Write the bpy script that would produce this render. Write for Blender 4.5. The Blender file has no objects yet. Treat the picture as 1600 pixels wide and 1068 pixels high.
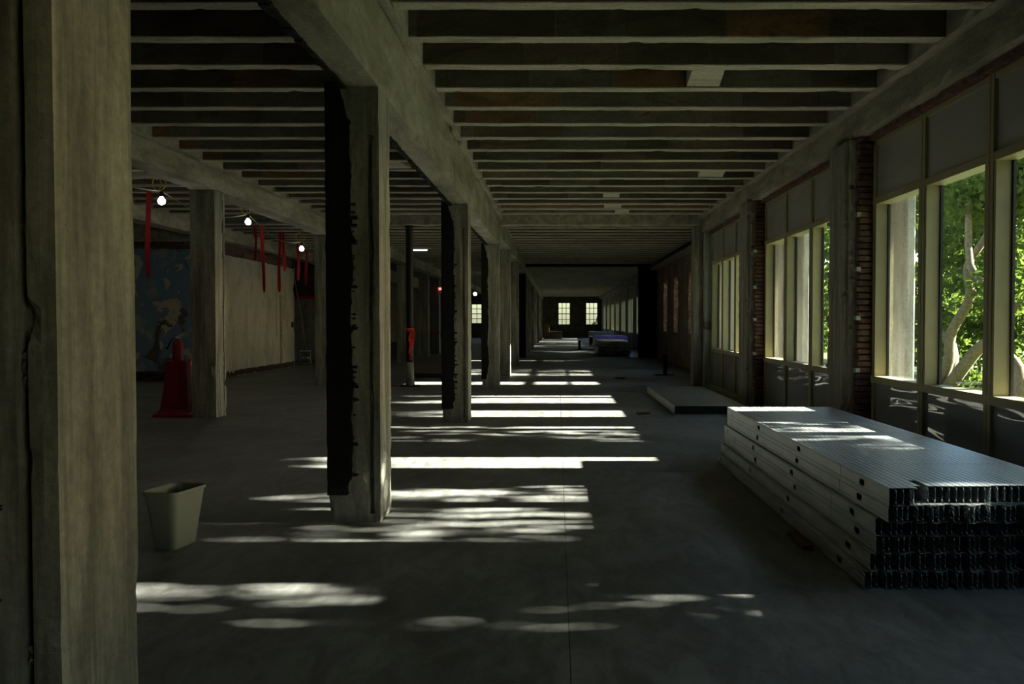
import bpy, math, random
import numpy as np
from mathutils import Vector, noise

# ------------------------------------------------------------------ camera, light, exposure
SC = bpy.context.scene
COL = SC.collection
cam_d = bpy.data.cameras.new('camera'); cam = bpy.data.objects.new('camera', cam_d); COL.objects.link(cam)
cam.location = (0, 0, 1.6)
cam.rotation_euler = (math.radians(90 - 1.45), 0, 0)
cam_d.shift_x = -71 / 1600; cam_d.sensor_width = 36; cam_d.lens = 36 * 1245 / 1600; cam_d.clip_end = 400; cam_d.clip_start = .05
SC.camera = cam
SC.view_settings.view_transform = 'Standard'; SC.view_settings.look = 'None'
SC.view_settings.gamma = 1; SC.view_settings.use_curve_mapping = False
SC.view_settings.exposure = 2.15
SC.cycles.max_bounces = 10; SC.cycles.diffuse_bounces = 7; SC.cycles.transparent_max_bounces = 24
SC.cycles.use_denoising = True
SC.cycles.sample_clamp_indirect = 6
W = bpy.data.worlds.new('world'); SC.world = W; W.use_nodes = True
wn = W.node_tree.nodes; wl = W.node_tree.links
sky = wn.new('ShaderNodeTexSky'); sky.sky_type = 'NISHITA'; sky.sun_disc = False
sky.sun_elevation = math.radians(21.3); sky.sun_rotation = math.radians(90); sky.dust_density = 1.0; sky.air_density = 1.2
wl.new(sky.outputs[0], wn['Background'].inputs[0]); wn['Background'].inputs[1].default_value = 0.15
sd = bpy.data.lights.new('sun', 'SUN'); sun = bpy.data.objects.new('sun', sd); COL.objects.link(sun)
sd.energy = 20; sd.angle = math.radians(0.6); sd.color = (1, .93, .80)
sun.rotation_euler = Vector((-1, 0, -.37)).to_track_quat('-Z', 'Y').to_euler(); sun.location = (30, 12, 14)

R = random.Random(7)
# ------------------------------------------------------------------ materials
def new_mat(name):
    m = bpy.data.materials.new(name); m.use_nodes = True
    return m, m.node_tree.nodes, m.node_tree.links, m.node_tree.nodes['Principled BSDF']
def ramp(n, stops):
    r = n.new('ShaderNodeValToRGB'); e = r.color_ramp.elements
    while len(e) < len(stops): e.new(.5)
    for k, (p, c) in enumerate(stops):
        e[k].position = p; e[k].color = (*c, 1) if len(c) == 3 else c
    return r
def mix(n, l, fac, a, b, mode='MIX'):
    x = n.new('ShaderNodeMix'); x.data_type = 'RGBA'; x.blend_type = mode
    for s, v in ((0, fac), (6, a), (7, b)):
        if hasattr(v, 'is_output'): l.new(v, x.inputs[s])
        elif isinstance(v, (int, float)): x.inputs[s].default_value = v
        else: x.inputs[s].default_value = (*v, 1)
    return x.outputs[2]
def coords(n, l, scale, kind='pos'):
    mp = n.new('ShaderNodeMapping'); mp.inputs['Scale'].default_value = scale
    if kind == 'pos': l.new(n.new('ShaderNodeNewGeometry').outputs['Position'], mp.inputs[0])
    else: l.new(n.new('ShaderNodeTexCoord').outputs['Object'], mp.inputs[0])
    return mp.outputs[0]
def noise_n(n, l, co, scale, detail=5, rough=.6, dist=0):
    t = n.new('ShaderNodeTexNoise'); t.inputs['Scale'].default_value = scale; t.inputs['Detail'].default_value = detail
    t.inputs['Roughness'].default_value = rough; t.inputs['Distortion'].default_value = dist
    l.new(co, t.inputs['Vector']); return t.outputs['Fac']
def bump(n, l, b, h, strength, dist=.01):
    bp = n.new('ShaderNodeBump'); bp.inputs['Strength'].default_value = strength; bp.inputs['Distance'].default_value = dist
    l.new(h, bp.inputs['Height']); l.new(bp.outputs[0], b.inputs['Normal']); return bp
def concrete(name, dark, light, stretch=(1, 1, 1), stain=(.1, .07, .04), stain_amt=.35, rough=.85, bstr=.5, rnd=0):
    m, n, l, b = new_mat(name)
    big = noise_n(n, l, coords(n, l, stretch), 1.6, 6, .65, .4)
    c = ramp(n, [(.37, dark), (.63, light)]); l.new(big, c.inputs[0])
    fine = noise_n(n, l, coords(n, l, (1, 1, 1)), 28, 6, .7)
    fr = ramp(n, [(.3, (.55, .55, .55)), (.7, (1.25, 1.25, 1.25))]); l.new(fine, fr.inputs[0])
    col = mix(n, l, .6, c.outputs[0], fr.outputs[0], 'MULTIPLY')
    st = noise_n(n, l, coords(n, l, tuple(.6 * s for s in stretch)), 2.3, 8, .75, 1.2)
    sr = ramp(n, [(.54, (0, 0, 0)), (.64, (stain_amt,) * 3)]); l.new(st, sr.inputs[0])
    col = mix(n, l, sr.outputs[0], col, stain)
    pit = n.new('ShaderNodeTexVoronoi'); pit.inputs['Scale'].default_value = 22
    l.new(coords(n, l, (1, 1, 1)), pit.inputs['Vector'])
    pr = ramp(n, [(.04, (.35, .33, .3)), (.09, (1, 1, 1))]); l.new(pit.outputs['Distance'], pr.inputs[0])
    col = mix(n, l, .7, col, pr.outputs[0], 'MULTIPLY')
    if rnd:
        oi = n.new('ShaderNodeObjectInfo')
        rr = ramp(n, [(0, (.75, .66, .52)), (.1, (1.25, .80, .45)), (.18, (.55, .5, .42)), (.45, (1, .95, .85)), (.7, (.8, .85, .82)), (1, (1.15, 1.1, 1))])
        rr.color_ramp.interpolation = 'CONSTANT'
        l.new(oi.outputs['Random'], rr.inputs[0])
        col = mix(n, l, rnd, col, rr.outputs[0], 'MULTIPLY')
    l.new(col, b.inputs['Base Color']); b.inputs['Roughness'].default_value = rough
    bump(n, l, b, fine, bstr, .012)
    return m
def plain(name, col, rough=.6, metal=0, spec=.5, bs=0, bscale=30, vary=.25):
    m, n, l, b = new_mat(name)
    f = noise_n(n, l, coords(n, l, (1, 1, 1)), bscale, 5)
    r = ramp(n, [(.3, tuple(v * (1 - vary) for v in col)), (.7, tuple(v * (1 + vary) for v in col))]); l.new(f, r.inputs[0])
    l.new(r.outputs[0], b.inputs['Base Color'])
    b.inputs['Roughness'].default_value = rough; b.inputs['Metallic'].default_value = metal
    b.inputs['Specular IOR Level'].default_value = spec
    if bs: bump(n, l, b, f, bs, .01)
    return m
M = {}
M['column'] = concrete('column_concrete', (.135, .13, .10), (.34, .328, .255), (5, 5, .55), stain_amt=.45)
M['beam'] = concrete('beam_concrete', (.19, .175, .125), (.36, .335, .25), (2.5, .7, 2.5), stain_amt=.35)
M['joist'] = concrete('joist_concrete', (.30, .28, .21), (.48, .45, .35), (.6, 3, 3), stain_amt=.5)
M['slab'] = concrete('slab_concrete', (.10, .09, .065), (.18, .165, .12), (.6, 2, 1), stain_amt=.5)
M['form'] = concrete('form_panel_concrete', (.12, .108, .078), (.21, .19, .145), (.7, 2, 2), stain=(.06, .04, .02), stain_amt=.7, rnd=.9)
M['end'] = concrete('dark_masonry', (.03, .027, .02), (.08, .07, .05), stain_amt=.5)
M['pier'] = concrete('pier_concrete', (.15, .14, .11), (.34, .32, .25), (6, 6, .5), stain=(.10, .05, .03), stain_amt=.6)
M['green'] = concrete('green_painted_plaster', (.30, .36, .27), (.42, .48, .37), (5, 5, .8), stain_amt=.4)
M['pale'] = concrete('pale_plaster', (.38, .37, .29), (.52, .50, .41), (1, 1, .4), stain=(.15, .12, .08), stain_amt=.5)
M['tar'] = plain('black_tar', (.006, .006, .005), .75, 0, .25, .8, 45)
M['black'] = plain('black_paint', (.004, .004, .004), .8, 0, .2, .3, 20)
M['steel_black'] = plain('black_steel', (.012, .011, .01), .5, .3, .4, .2, 20)
M['debris'] = plain('debris', (.05, .03, .02), .9, 0, .3, 1, 60)
M['frame'] = plain('beige_frame', (.31, .28, .15), .5, 0, .5, 0, 6, .08)
M['gasket'] = plain('dark_gasket', (.012, .014, .016), .5)
M['bracket'] = plain('white_bracket', (.3, .3, .29), .5)
M['ext'] = concrete('pale_limestone', (.26, .26, .24), (.42, .42, .38), (2, 2, .6), stain_amt=.3, bstr=.2)
M['whitewall'] = plain('white_render', (.78, .77, .70), .8, 0, .3, .1, 8, .06)
M['bark'] = plain('bark', (.13, .11, .07), .9, 0, .2, .9, 8, .4)
M['red'] = plain('red_plastic', (.28, .012, .015), .45, 0, .5, 0, 5, .1)
M['redcloth'] = plain('red_tape', (.42, .012, .02), .6, 0, .4, 0, 9, .15)
M['redbright'] = plain('red_flagging', (.75, .06, .04), .6, 0, .4, 0, 9, .15)
M['bin'] = plain('beige_plastic', (.27, .265, .19), .42, 0, .5, 0, 4, .05)
M['wood'] = plain('lumber', (.16, .10, .05), .8, 0, .3, .4, 30)
M['yellow'] = plain('yellow_plastic', (.45, .36, .03), .5)
M['wire'] = plain('wire', (.12, .11, .07), .6)
M['white'] = plain('white_plastic', (.6, .6, .57), .5)
M['greymetal'] = plain('grey_sheet_metal', (.12, .14, .15), .55, .2, .4, 0, 3, .15)
M['ground'] = plain('grass_ground', (.12, .15, .06), .95, 0, .2, .5, 3, .4)
M['purple'] = plain('purple_wrap', (.16, .12, .45), .35, 0, .5, .5, 6)
M['cardboard'] = plain('cardboard', (.09, .06, .035), .85)

def floor_mat():
    m, n, l, b = new_mat('floor_concrete')
    co = coords(n, l, (1, 1, 1))
    big = noise_n(n, l, co, .8, 8, .62, .6)
    c = ramp(n, [(.3, (.14, .145, .138)), (.55, (.215, .22, .208)), (.75, (.28, .282, .265))]); l.new(big, c.inputs[0])
    mid = noise_n(n, l, coords(n, l, (1, .45, 1)), 5, 8, .7, .8)
    mr = ramp(n, [(.38, (.5, .49, .47)), (.6, (1.2, 1.2, 1.2))]); l.new(mid, mr.inputs[0])
    col = mix(n, l, .8, c.outputs[0], mr.outputs[0], 'MULTIPLY')
    st = noise_n(n, l, co, 1.7, 9, .75, 1.5)
    sr = ramp(n, [(.60, (0, 0, 0)), (.68, (.4, .4, .4))]); l.new(st, sr.inputs[0])
    col = mix(n, l, sr.outputs[0], col, (.16, .12, .075))
    wv = n.new('ShaderNodeTexVoronoi'); wv.feature = 'DISTANCE_TO_EDGE'; wv.inputs['Scale'].default_value = .45
    dn = n.new('ShaderNodeVectorMath'); dn.operation = 'ADD'
    nt = n.new('ShaderNodeTexNoise'); nt.inputs['Scale'].default_value = 1.5; nt.inputs['Detail'].default_value = 6; l.new(co, nt.inputs['Vector'])
    l.new(co, dn.inputs[0]); l.new(nt.outputs['Color'], dn.inputs[1]); l.new(dn.outputs[0], wv.inputs['Vector'])
    cr = ramp(n, [(.0, (.55, .53, .5)), (.004, (1, 1, 1))]); l.new(wv.outputs['Distance'], cr.inputs[0])
    col = mix(n, l, .5, col, cr.outputs[0], 'MULTIPLY')
    l.new(col, b.inputs['Base Color'])
    rr = ramp(n, [(.3, (.42,) * 3), (.7, (.62,) * 3)]); l.new(mid, rr.inputs[0]); l.new(rr.outputs[0], b.inputs['Roughness'])
    fine = noise_n(n, l, co, 35, 6, .7)
    ad = n.new('ShaderNodeMath'); ad.operation = 'ADD'; l.new(fine, ad.inputs[0]); l.new(mid, ad.inputs[1])
    bump(n, l, b, ad.outputs[0], .25, .008)
    return m
M['floor'] = floor_mat()
def blue_mat():
    m, n, l, b = new_mat('peeling_blue_paint')
    co = coords(n, l, (1, 1, 1))
    f = noise_n(n, l, co, 1.1, 7, .6, .5)
    r = ramp(n, [(.44, (.42, .39, .31)), (.455, (.13, .21, .33)), (.60, (.15, .24, .37)), (.61, (.28, .30, .30))]); l.new(f, r.inputs[0])
    f2 = noise_n(n, l, coords(n, l, (1.3, 1, .8)), .9, 7, .6, 1)
    r2 = ramp(n, [(.60, (0, 0, 0)), (.61, (1, 1, 1))]); l.new(f2, r2.inputs[0])
    col = mix(n, l, r2.outputs[0], r.outputs[0], (.10, .085, .065))
    l.new(col, b.inputs['Base Color']); b.inputs['Roughness'].default_value = .7
    bump(n, l, b, r.outputs[0], .5, .01); return m
M['blue'] = blue_mat()
def brickm():
    m, n, l, b = new_mat('brick')
    f = noise_n(n, l, coords(n, l, (1, 1, 1)), 9, 6, .7)
    r = ramp(n, [(.3, (.035, .018, .012)), (.5, (.10, .048, .03)), (.72, (.19, .14, .10))]); l.new(f, r.inputs[0])
    l.new(r.outputs[0], b.inputs['Base Color']); b.inputs['Roughness'].default_value = .9; bump(n, l, b, f, .8, .01); return m
M['brick'] = brickm()
def brick_wall():
    m, n, l, b = new_mat('old_brick_wall')
    mp = n.new('ShaderNodeCombineXYZ'); sx = n.new('ShaderNodeSeparateXYZ'); l.new(n.new('ShaderNodeNewGeometry').outputs['Position'], sx.inputs[0])
    ad = n.new('ShaderNodeMath'); ad.operation = 'ADD'; l.new(sx.outputs[0], ad.inputs[0]); l.new(sx.outputs[1], ad.inputs[1])
    l.new(ad.outputs[0], mp.inputs[0]); l.new(sx.outputs[2], mp.inputs[1])
    t = n.new('ShaderNodeTexBrick'); t.inputs['Scale'].default_value = 1; t.inputs['Brick Width'].default_value = .22; t.inputs['Row Height'].default_value = .075
    t.inputs['Mortar Size'].default_value = .008
    t.inputs['Color1'].default_value = (.12, .06, .035, 1); t.inputs['Color2'].default_value = (.20, .11, .065, 1); t.inputs['Mortar'].default_value = (.22, .2, .16, 1)
    l.new(mp.outputs[0], t.inputs['Vector'])
    f = noise_n(n, l, coords(n, l, (1, 1, .5)), 1.6, 8, .75, .8)
    r = ramp(n, [(.45, (0, 0, 0)), (.55, (.8, .8, .8))]); l.new(f, r.inputs[0])
    col = mix(n, l, r.outputs[0], t.outputs[0], (.25, .22, .15))
    l.new(col, b.inputs['Base Color']); b.inputs['Roughness'].default_value = .9
    bump(n, l, b, t.outputs['Fac'], -.6, .01); return m
M['brickwall'] = brick_wall()
def galv():
    m, n, l, b = new_mat('galvanised_steel')
    f = noise_n(n, l, coords(n, l, (1, .25, 1)), 14, 5, .6)
    r = ramp(n, [(.3, (.42, .46, .47)), (.7, (.62, .66, .66))]); l.new(f, r.inputs[0])
    l.new(r.outputs[0], b.inputs['Base Color']); b.inputs['Metallic'].default_value = .85
    rr = ramp(n, [(.3, (.36,) * 3), (.7, (.5,) * 3)]); l.new(f, rr.inputs[0]); l.new(rr.outputs[0], b.inputs['Roughness'])
    v = n.new('ShaderNodeTexVoronoi'); v.inputs['Scale'].default_value = 45; v.inputs['Randomness'].default_value = 0
    l.new(coords(n, l, (1, .8, 1), 'obj'), v.inputs['Vector'])
    vr = ramp(n, [(.12, (0, 0, 0)), (.3, (1, 1, 1))]); l.new(v.outputs['Distance'], vr.inputs[0])
    bump(n, l, b, vr.outputs[0], .35, .003); return m
M['galv'] = galv()
def panelm(name, col, rough, strength):
    m, n, l, b = new_mat(name)
    co = coords(n, l, (1, .3, 1.9))
    f = noise_n(n, l, co, 1.6, 1.5, .4, .6)
    b.inputs['Base Color'].default_value = (*col, 1); b.inputs['Roughness'].default_value = rough
    b.inputs['Specular IOR Level'].default_value = .9
    bump(n, l, b, f, strength, .12); return m
M['panel'] = panelm('film_covered_panel', (.28, .285, .285), .04, .32)
M['panel_up'] = panelm('satin_panel', (.32, .32, .29), .25, .3)
def glassm(nm, tc):
    m, n, l, b = new_mat(nm)
    n.remove(b); o = n['Material Output']
    tr = n.new('ShaderNodeBsdfTransparent'); tr.inputs[0].default_value = (*tc, 1)
    gl = n.new('ShaderNodeBsdfGlossy'); gl.inputs['Roughness'].default_value = .02
    lw = n.new('ShaderNodeLayerWeight'); lw.inputs[0].default_value = .5
    pw = n.new('ShaderNodeMath'); pw.operation = 'POWER'; pw.inputs[1].default_value = 5; l.new(lw.outputs['Facing'], pw.inputs[0])
    fr = n.new('ShaderNodeMath'); fr.operation = 'MULTIPLY_ADD'; fr.inputs[1].default_value = .9; fr.inputs[2].default_value = .03; l.new(pw.outputs[0], fr.inputs[0])
    mx = n.new('ShaderNodeMixShader'); l.new(fr.outputs[0], mx.inputs[0]); l.new(tr.outputs[0], mx.inputs[1]); l.new(gl.outputs[0], mx.inputs[2])
    l.new(mx.outputs[0], o.inputs[0]); return m
M['glass'] = glassm('window_glass', (.91, .94, .93)); M['dimmed'] = glassm('sky_dimming_glass', (.60, .67, .70))  # end-wall panes tinted to hold down and cool the sky's brightness
def leafm(name, c0, c1):
    m, n, l, b = new_mat(name); n.remove(b); o = n['Material Output']
    f = noise_n(n, l, coords(n, l, (1, 1, 1)), 1.3, 4, .8)
    r = ramp(n, [(.3, c0), (.7, c1)]); l.new(f, r.inputs[0])
    d = n.new('ShaderNodeBsdfDiffuse'); t = n.new('ShaderNodeBsdfTranslucent'); g = n.new('ShaderNodeMixShader'); g.inputs[0].default_value = .5
    l.new(r.outputs[0], d.inputs[0])
    c2 = mix(n, l, 1, r.outputs[0], (1.25, 1.2, .6), 'MULTIPLY'); l.new(c2, t.inputs[0])
    l.new(d.outputs[0], g.inputs[1]); l.new(t.outputs[0], g.inputs[2]); l.new(g.outputs[0], o.inputs[0]); return m
M['leaf'] = leafm('leaves', (.025, .055, .018), (.13, .185, .055))
def emit(name, col, s):
    m, n, l, b = new_mat(name); b.inputs['Base Color'].default_value = (*col, 1)
    b.inputs['Emission Color'].default_value = (*col, 1); b.inputs['Emission Strength'].default_value = s; return m
M['bulb'] = emit('lit_bulb', (1, .97, .9), 4)
M['redled'] = emit('red_lamp', (1, .1, .08), 1)
M['tube'] = emit('lit_tube', (.95, 1, .95), .5)
def marble():
    m, n, l, b = new_mat('creased_plastic_film')
    f = noise_n(n, l, coords(n, l, (1, 1, 1)), 2.5, 5, .6, 2)
    r = ramp(n, [(.42, (.07, .065, .055)), (.6, (.34, .33, .29))]); l.new(f, r.inputs[0])
    l.new(r.outputs[0], b.inputs['Base Color']); b.inputs['Roughness'].default_value = .3; bump(n, l, b, f, .6, .05); return m
M['film'] = marble()

# ------------------------------------------------------------------ mesh helpers
class MB:
    def __init__(s): s.v = []; s.f = []
    def add(s, v, f):
        k = len(s.v); s.v += [tuple(p) for p in v]; s.f += [tuple(i + k for i in q) for q in f]; return s
    def box(s, x0, x1, y0, y1, z0, z1):
        return s.add([(x, y, z) for x in (x0, x1) for y in (y0, y1) for z in (z0, z1)],
                     [(0, 1, 3, 2), (4, 6, 7, 5), (0, 4, 5, 1), (2, 3, 7, 6), (0, 2, 6, 4), (1, 5, 7, 3)])
    def bevbox(s, x0, x1, y0, y1, z0, z1, b):
        # box with chamfered edges running along z and a chamfered top
        def ring(d, z): return [(x0 + b + d, y0 + d, z), (x1 - b - d, y0 + d, z), (x1 - d, y0 + b + d, z), (x1 - d, y1 - b - d, z), (x1 - b - d, y1 - d, z), (x0 + b + d, y1 - d, z), (x0 + d, y1 - b - d, z), (x0 + d, y0 + b + d, z)]
        rs = [ring(0, z0), ring(0, z1 - b), ring(b * .7, z1)]
        f = [tuple(range(7, -1, -1)), tuple(range(16, 24))]
        for k in range(2):
            for i in range(8): j = (i + 1) % 8; f.append((k * 8 + i, k * 8 + j, k * 8 + 8 + j, k * 8 + 8 + i))
        return s.add(sum(rs, []), f)
    def rough(s, x0, x1, y0, y1, z0, z1, step=.1, amp=.004, chip=.02, cf=3.0, seed=0):
        """box with subdivided, noise-displaced faces and chipped edges"""
        lo = (x0, y0, z0); hi = (x1, y1, z1)
        nn = [max(1, min(120, int(round((hi[a] - lo[a]) / step)))) for a in range(3)]
        idx = {}; V = []; F = []
        def vert(i, j, k):
            key = (i, j, k)
            if key in idx: return idx[key]
            g = [i, j, k]; p = Vector([lo[a] + (hi[a] - lo[a]) * g[a] / nn[a] for a in range(3)])
            out = [(-1 if g[a] == 0 else 1 if g[a] == nn[a] else 0) for a in range(3)]
            ns = noise.noise(p * 2.3 + Vector((seed, seed, 0))) + .5 * noise.noise(p * 9 + Vector((0, seed, 3)))
            cnt = sum(1 for o in out if o)
            if cnt >= 2:
                c = noise.noise(p * cf + Vector((seed * 1.7, 5, 1))); c2 = noise.noise(p * cf * 3.1 + Vector((1, seed, 9)))
                d = chip * (max(0, c + .1) * .6 + max(0, c2 - .25) * 2.2) + amp * .5
                for a in range(3): p[a] -= out[a] * min(d, .45 * (hi[a] - lo[a]))
            else:
                for a in range(3): p[a] += out[a] * ns * amp
            idx[key] = len(V); V.append(tuple(p)); return idx[key]
        for a in range(3):
            b, c = (a + 1) % 3, (a + 2) % 3
            for side in (0, nn[a]):
                for u in range(nn[b]):
                    for w in range(nn[c]):
                        q = []
                        for du, dw in ((0, 0), (1, 0), (1, 1), (0, 1)):
                            g = [0, 0, 0]; g[a] = side; g[b] = u + du; g[c] = w + dw; q.append(vert(*g))
                        F.append(tuple(q) if side else tuple(q[::-1]))
        return s.add(V, F)
    def tube(s, pts, rad, n=10, cap=True):
        pts = [Vector(p) for p in pts]; rad = rad if isinstance(rad, (list, tuple)) else [rad] * len(pts)
        V = []; F = []; prev = None
        for i, p in enumerate(pts):
            t = (pts[min(i + 1, len(pts) - 1)] - pts[max(i - 1, 0)]).normalized()
            if prev is None: u = t.orthogonal().normalized()
            else:
                u = prev - t * prev.dot(t); u = u.normalized() if u.length > 1e-6 else t.orthogonal().normalized()
            prev = u; w = t.cross(u)
            for k in range(n):
                a = 2 * math.pi * k / n; V.append(p + (u * math.cos(a) + w * math.sin(a)) * rad[i])
        for i in range(len(pts) - 1):
            for k in range(n): j = (k + 1) % n; F.append((i * n + k, i * n + j, i * n + n + j, i * n + n + k))
        if cap: F += [tuple(range(n - 1, -1, -1)), tuple(range((len(pts) - 1) * n, len(pts) * n))]
        return s.add(V, F)
    def lathe(s, c, prof, n=20):
        V = []; F = []
        for r, z in prof:
            for k in range(n):
                a = 2 * math.pi * k / n; V.append((c[0] + r * math.cos(a), c[1] + r * math.sin(a), c[2] + z))
        m = len(prof)
        for i in range(m - 1):
            for k in range(n): j = (k + 1) % n; F.append((i * n + k, i * n + j, i * n + n + j, i * n + n + k))
        F += [tuple(range(n - 1, -1, -1)), tuple(range((m - 1) * n, m * n))]
        return s.add(V, F)
    def lump(s, c, r, sq=(1, 1, 1), seed=0):
        V = []; F = []; n1, n2 = 5, 7
        V.append((c[0], c[1], c[2] + r * sq[2]))
        for i in range(1, n1):
            th = math.pi * i / n1
            for k in range(n2):
                a = 2 * math.pi * k / n2; rr = r * (1 + .35 * math.sin(seed * 3.3 + i * 2.1 + k * 1.7))
                V.append((c[0] + rr * math.sin(th) * math.cos(a) * sq[0], c[1] + rr * math.sin(th) * math.sin(a) * sq[1], c[2] + rr * math.cos(th) * sq[2]))
        V.append((c[0], c[1], c[2] - r * sq[2])); last = len(V) - 1
        for k in range(n2):
            j = (k + 1) % n2; F.append((0, 1 + k, 1 + j)); F.append((last, last - n2 + j, last - n2 + k))
        for i in range(n1 - 2):
            for k in range(n2): j = (k + 1) % n2; b = 1 + i * n2; F.append((b + k, b + n2 + k, b + n2 + j, b + j))
        return s.add(V, F)
    def mesh(s, name, mat, smooth=False):
        me = bpy.data.meshes.new(name); me.from_pydata(s.v, [], s.f); me.validate(); me.update()
        me.materials.append(mat)
        if smooth: me.polygons.foreach_set('use_smooth', [True] * len(me.polygons))
        return me
    def build(s, name, mat, parent=None, smooth=False):
        return link(name, s.mesh(name, mat, smooth), parent)
def link(name, me, parent=None, loc=None):
    o = bpy.data.objects.new(name, me); COL.objects.link(o)
    if parent:
        o.parent = parent
    if loc: o.location = loc
    return o
def empty(name, loc=(0, 0, 0), rz=0):
    o = bpy.data.objects.new(name, None); COL.objects.link(o); o.location = loc; o.rotation_euler = (0, 0, rz); o.empty_display_size = .1; return o
def tag(o, label=None, cat=None, group=None, kind=None):
    if label: o['label'] = label
    if cat: o['category'] = cat
    if group: o['group'] = group
    if kind: o['kind'] = kind
    return o

ZJ, ZS = 4.10, 4.42          # joist underside, slab underside
YB, YE = -6.0, 80.0          # back of the room behind the camera, far end

# ------------------------------------------------------------------ floor
fl = MB().box(-12.8, 5.2, YB - .3, YE + .3, -.25, -.03).build('floor', M['end']); tag(fl, 'grey concrete floor slab of the emptied building', kind='structure')
xs = [-12.8, -8.4, -4.2, .06, 5.0]; ys = [YB, -1.9, 3.3, 8.5, 13.4, 18.2, 23.2, 28.5, 34, 40, 46, 52, 58, 64, 72, YE]
for i in range(len(xs) - 1):
    for j in range(len(ys) - 1):
        g = .0018 if ys[j] < 12 else .004
        MB().box(xs[i] + g, xs[i + 1] - g, ys[j] + g, ys[j + 1] - g, -.03, 0).build('slab', M['floor'], fl)

# ------------------------------------------------------------------ ceiling, beams, joists
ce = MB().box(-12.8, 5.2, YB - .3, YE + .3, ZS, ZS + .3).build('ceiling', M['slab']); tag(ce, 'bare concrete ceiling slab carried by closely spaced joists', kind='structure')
def beam(x0, x1, y0, y1, z0, step=.12, seed=0, mat='beam', name='beam', z1=ZS, chip=.03):
    return MB().rough(x0, x1, y0, y1, z0, z1, step, .006, chip, 3, seed).build(name, M[mat], ce)
beam(-1.70, -1.41, YB, 3.0, 3.45, .15, 1); beam(-1.70, -1.41, 3.0, 11, 3.45, .07, 2); beam(-1.70, -1.41, 11, 19.9, 3.45, .12, 3)
beam(-1.74, -1.41, 19.9, 35.6, 3.75, .2, 4); beam(-1.76, -1.41, 35.9, YE, 3.75, .5, 5)
beam(-6.07, -5.66, YB, 9, 3.78, .2, 6); beam(-6.07, -5.66, 9, 20, 3.78, .1, 7); beam(-6.07, -5.66, 20, YE, 3.78, .4, 8)
beam(-9.45, -9.02, YB, 31, 3.80, .2, 9); beam(-9.45, -9.02, 31, YE, 3.80, .5, 10)
beam(-1.41, 3.6, 19.55, 19.95, 3.97, .15, 11, name='cross_beam'); beam(-5.66, -1.7, 19.55, 19.95, 3.97, .15, 12, name='cross_beam')
beam(-1.41, 4.5, 35.4, 35.85, 4.05, .3, 13, 'black', 'cross_beam')
beam(-12.5, -9.45, 21.2, 21.55, 3.75, .15, 14, name='cross_beam')
# header strips flush with the joists where the joists die into the beams
beam(-1.41, -1.31, YB, 19.55, ZJ, .1, 21, name='header'); beam(-1.82, -1.70, YB, 19.55, ZJ, .1, 22, name='header')
beam(-5.66, -5.50, YB, 19.55, ZJ, .1, 23, name='header')
sp = beam(3.56, 4.02, YB, 3, 3.80, .15, 24, name='spandrel_beam'); beam(3.56, 4.02, 3, 19.95, 3.80, .08, 25, name='spandrel_beam', chip=.04)
beam(3.42, 3.56, YB, 3, ZJ, .15, 26, name='header'); beam(3.42, 3.56, 3, 19.55, ZJ, .08, 27, name='header', chip=.04)
beam(4.15, 4.6, 19.95, YE, 3.9, .4, 28, name='spandrel_beam')
# black ragged tar line along the lower left edge of the near beam
mb = MB(); y = 2.7
while y < 19:
    ln = R.uniform(.06, .22); t_ = R.uniform(.01, .045)
    mb.rough(-1.715 - R.uniform(0, .02), -1.66, y, y + ln, 3.44 - t_ * .5, 3.44 + R.uniform(.05, .16), .06, .008, .02, 6, y); y += ln * R.uniform(.7, 1.1)
mb.build('tar_seam', M['tar'], ce)
panel_me = {}
def fpanel(w):
    k = round(w, 2)
    if k not in panel_me: panel_me[k] = MB().box(0.001, k - .001, -.007, 0.004, ZJ + .012, ZS).mesh('form_panel', M['form'])
    return panel_me[k]
def joist(x0, x1, y, step=.09, seed=0, panels=False, wj=.15):
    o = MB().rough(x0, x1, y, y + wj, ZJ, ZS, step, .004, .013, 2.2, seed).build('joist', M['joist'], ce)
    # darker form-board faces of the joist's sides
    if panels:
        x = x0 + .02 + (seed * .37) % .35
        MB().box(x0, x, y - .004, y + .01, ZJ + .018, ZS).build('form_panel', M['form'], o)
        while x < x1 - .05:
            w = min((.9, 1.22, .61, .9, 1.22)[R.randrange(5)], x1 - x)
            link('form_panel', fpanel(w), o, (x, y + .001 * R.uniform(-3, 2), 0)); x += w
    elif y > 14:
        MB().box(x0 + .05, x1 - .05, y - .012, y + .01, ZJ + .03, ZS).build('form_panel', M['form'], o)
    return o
k0 = -17
for k in range(k0, 17):
    y = 7.23 + .764 * k - .15
    if y < YB or y > 19.2: continue
    near = 3.5 < y
    st = .055 if 3.5 < y < 11 else .12 if y > 3 else .3
    joist(-1.31, 3.42, y, st, k + 20, near and y < 17)
    joist(-5.5, -1.82, y, st * 1.2, k + 60, near and y < 15)
    if y > 8: joist(-9.02, -6.07, y, .2, k + 100)
for k in range(19):
    y = 20.6 + .764 * k
    joist(-1.41, 4.15, y, .15, k + 140, False); joist(-5.66, -1.74, y, .25, k + 170); joist(-9.02, -6.07, y, .4, k + 200)
mb = MB()
for k in range(57):
    y = 36.3 + .764 * k
    mb.box(-1.41, 4.15, y, y + .15, ZJ, ZS); mb.box(-5.66, -1.76, y, y + .15, ZJ, ZS)
tag(mb.build('distant_joists', M['joist'], ce), kind='stuff')
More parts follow.
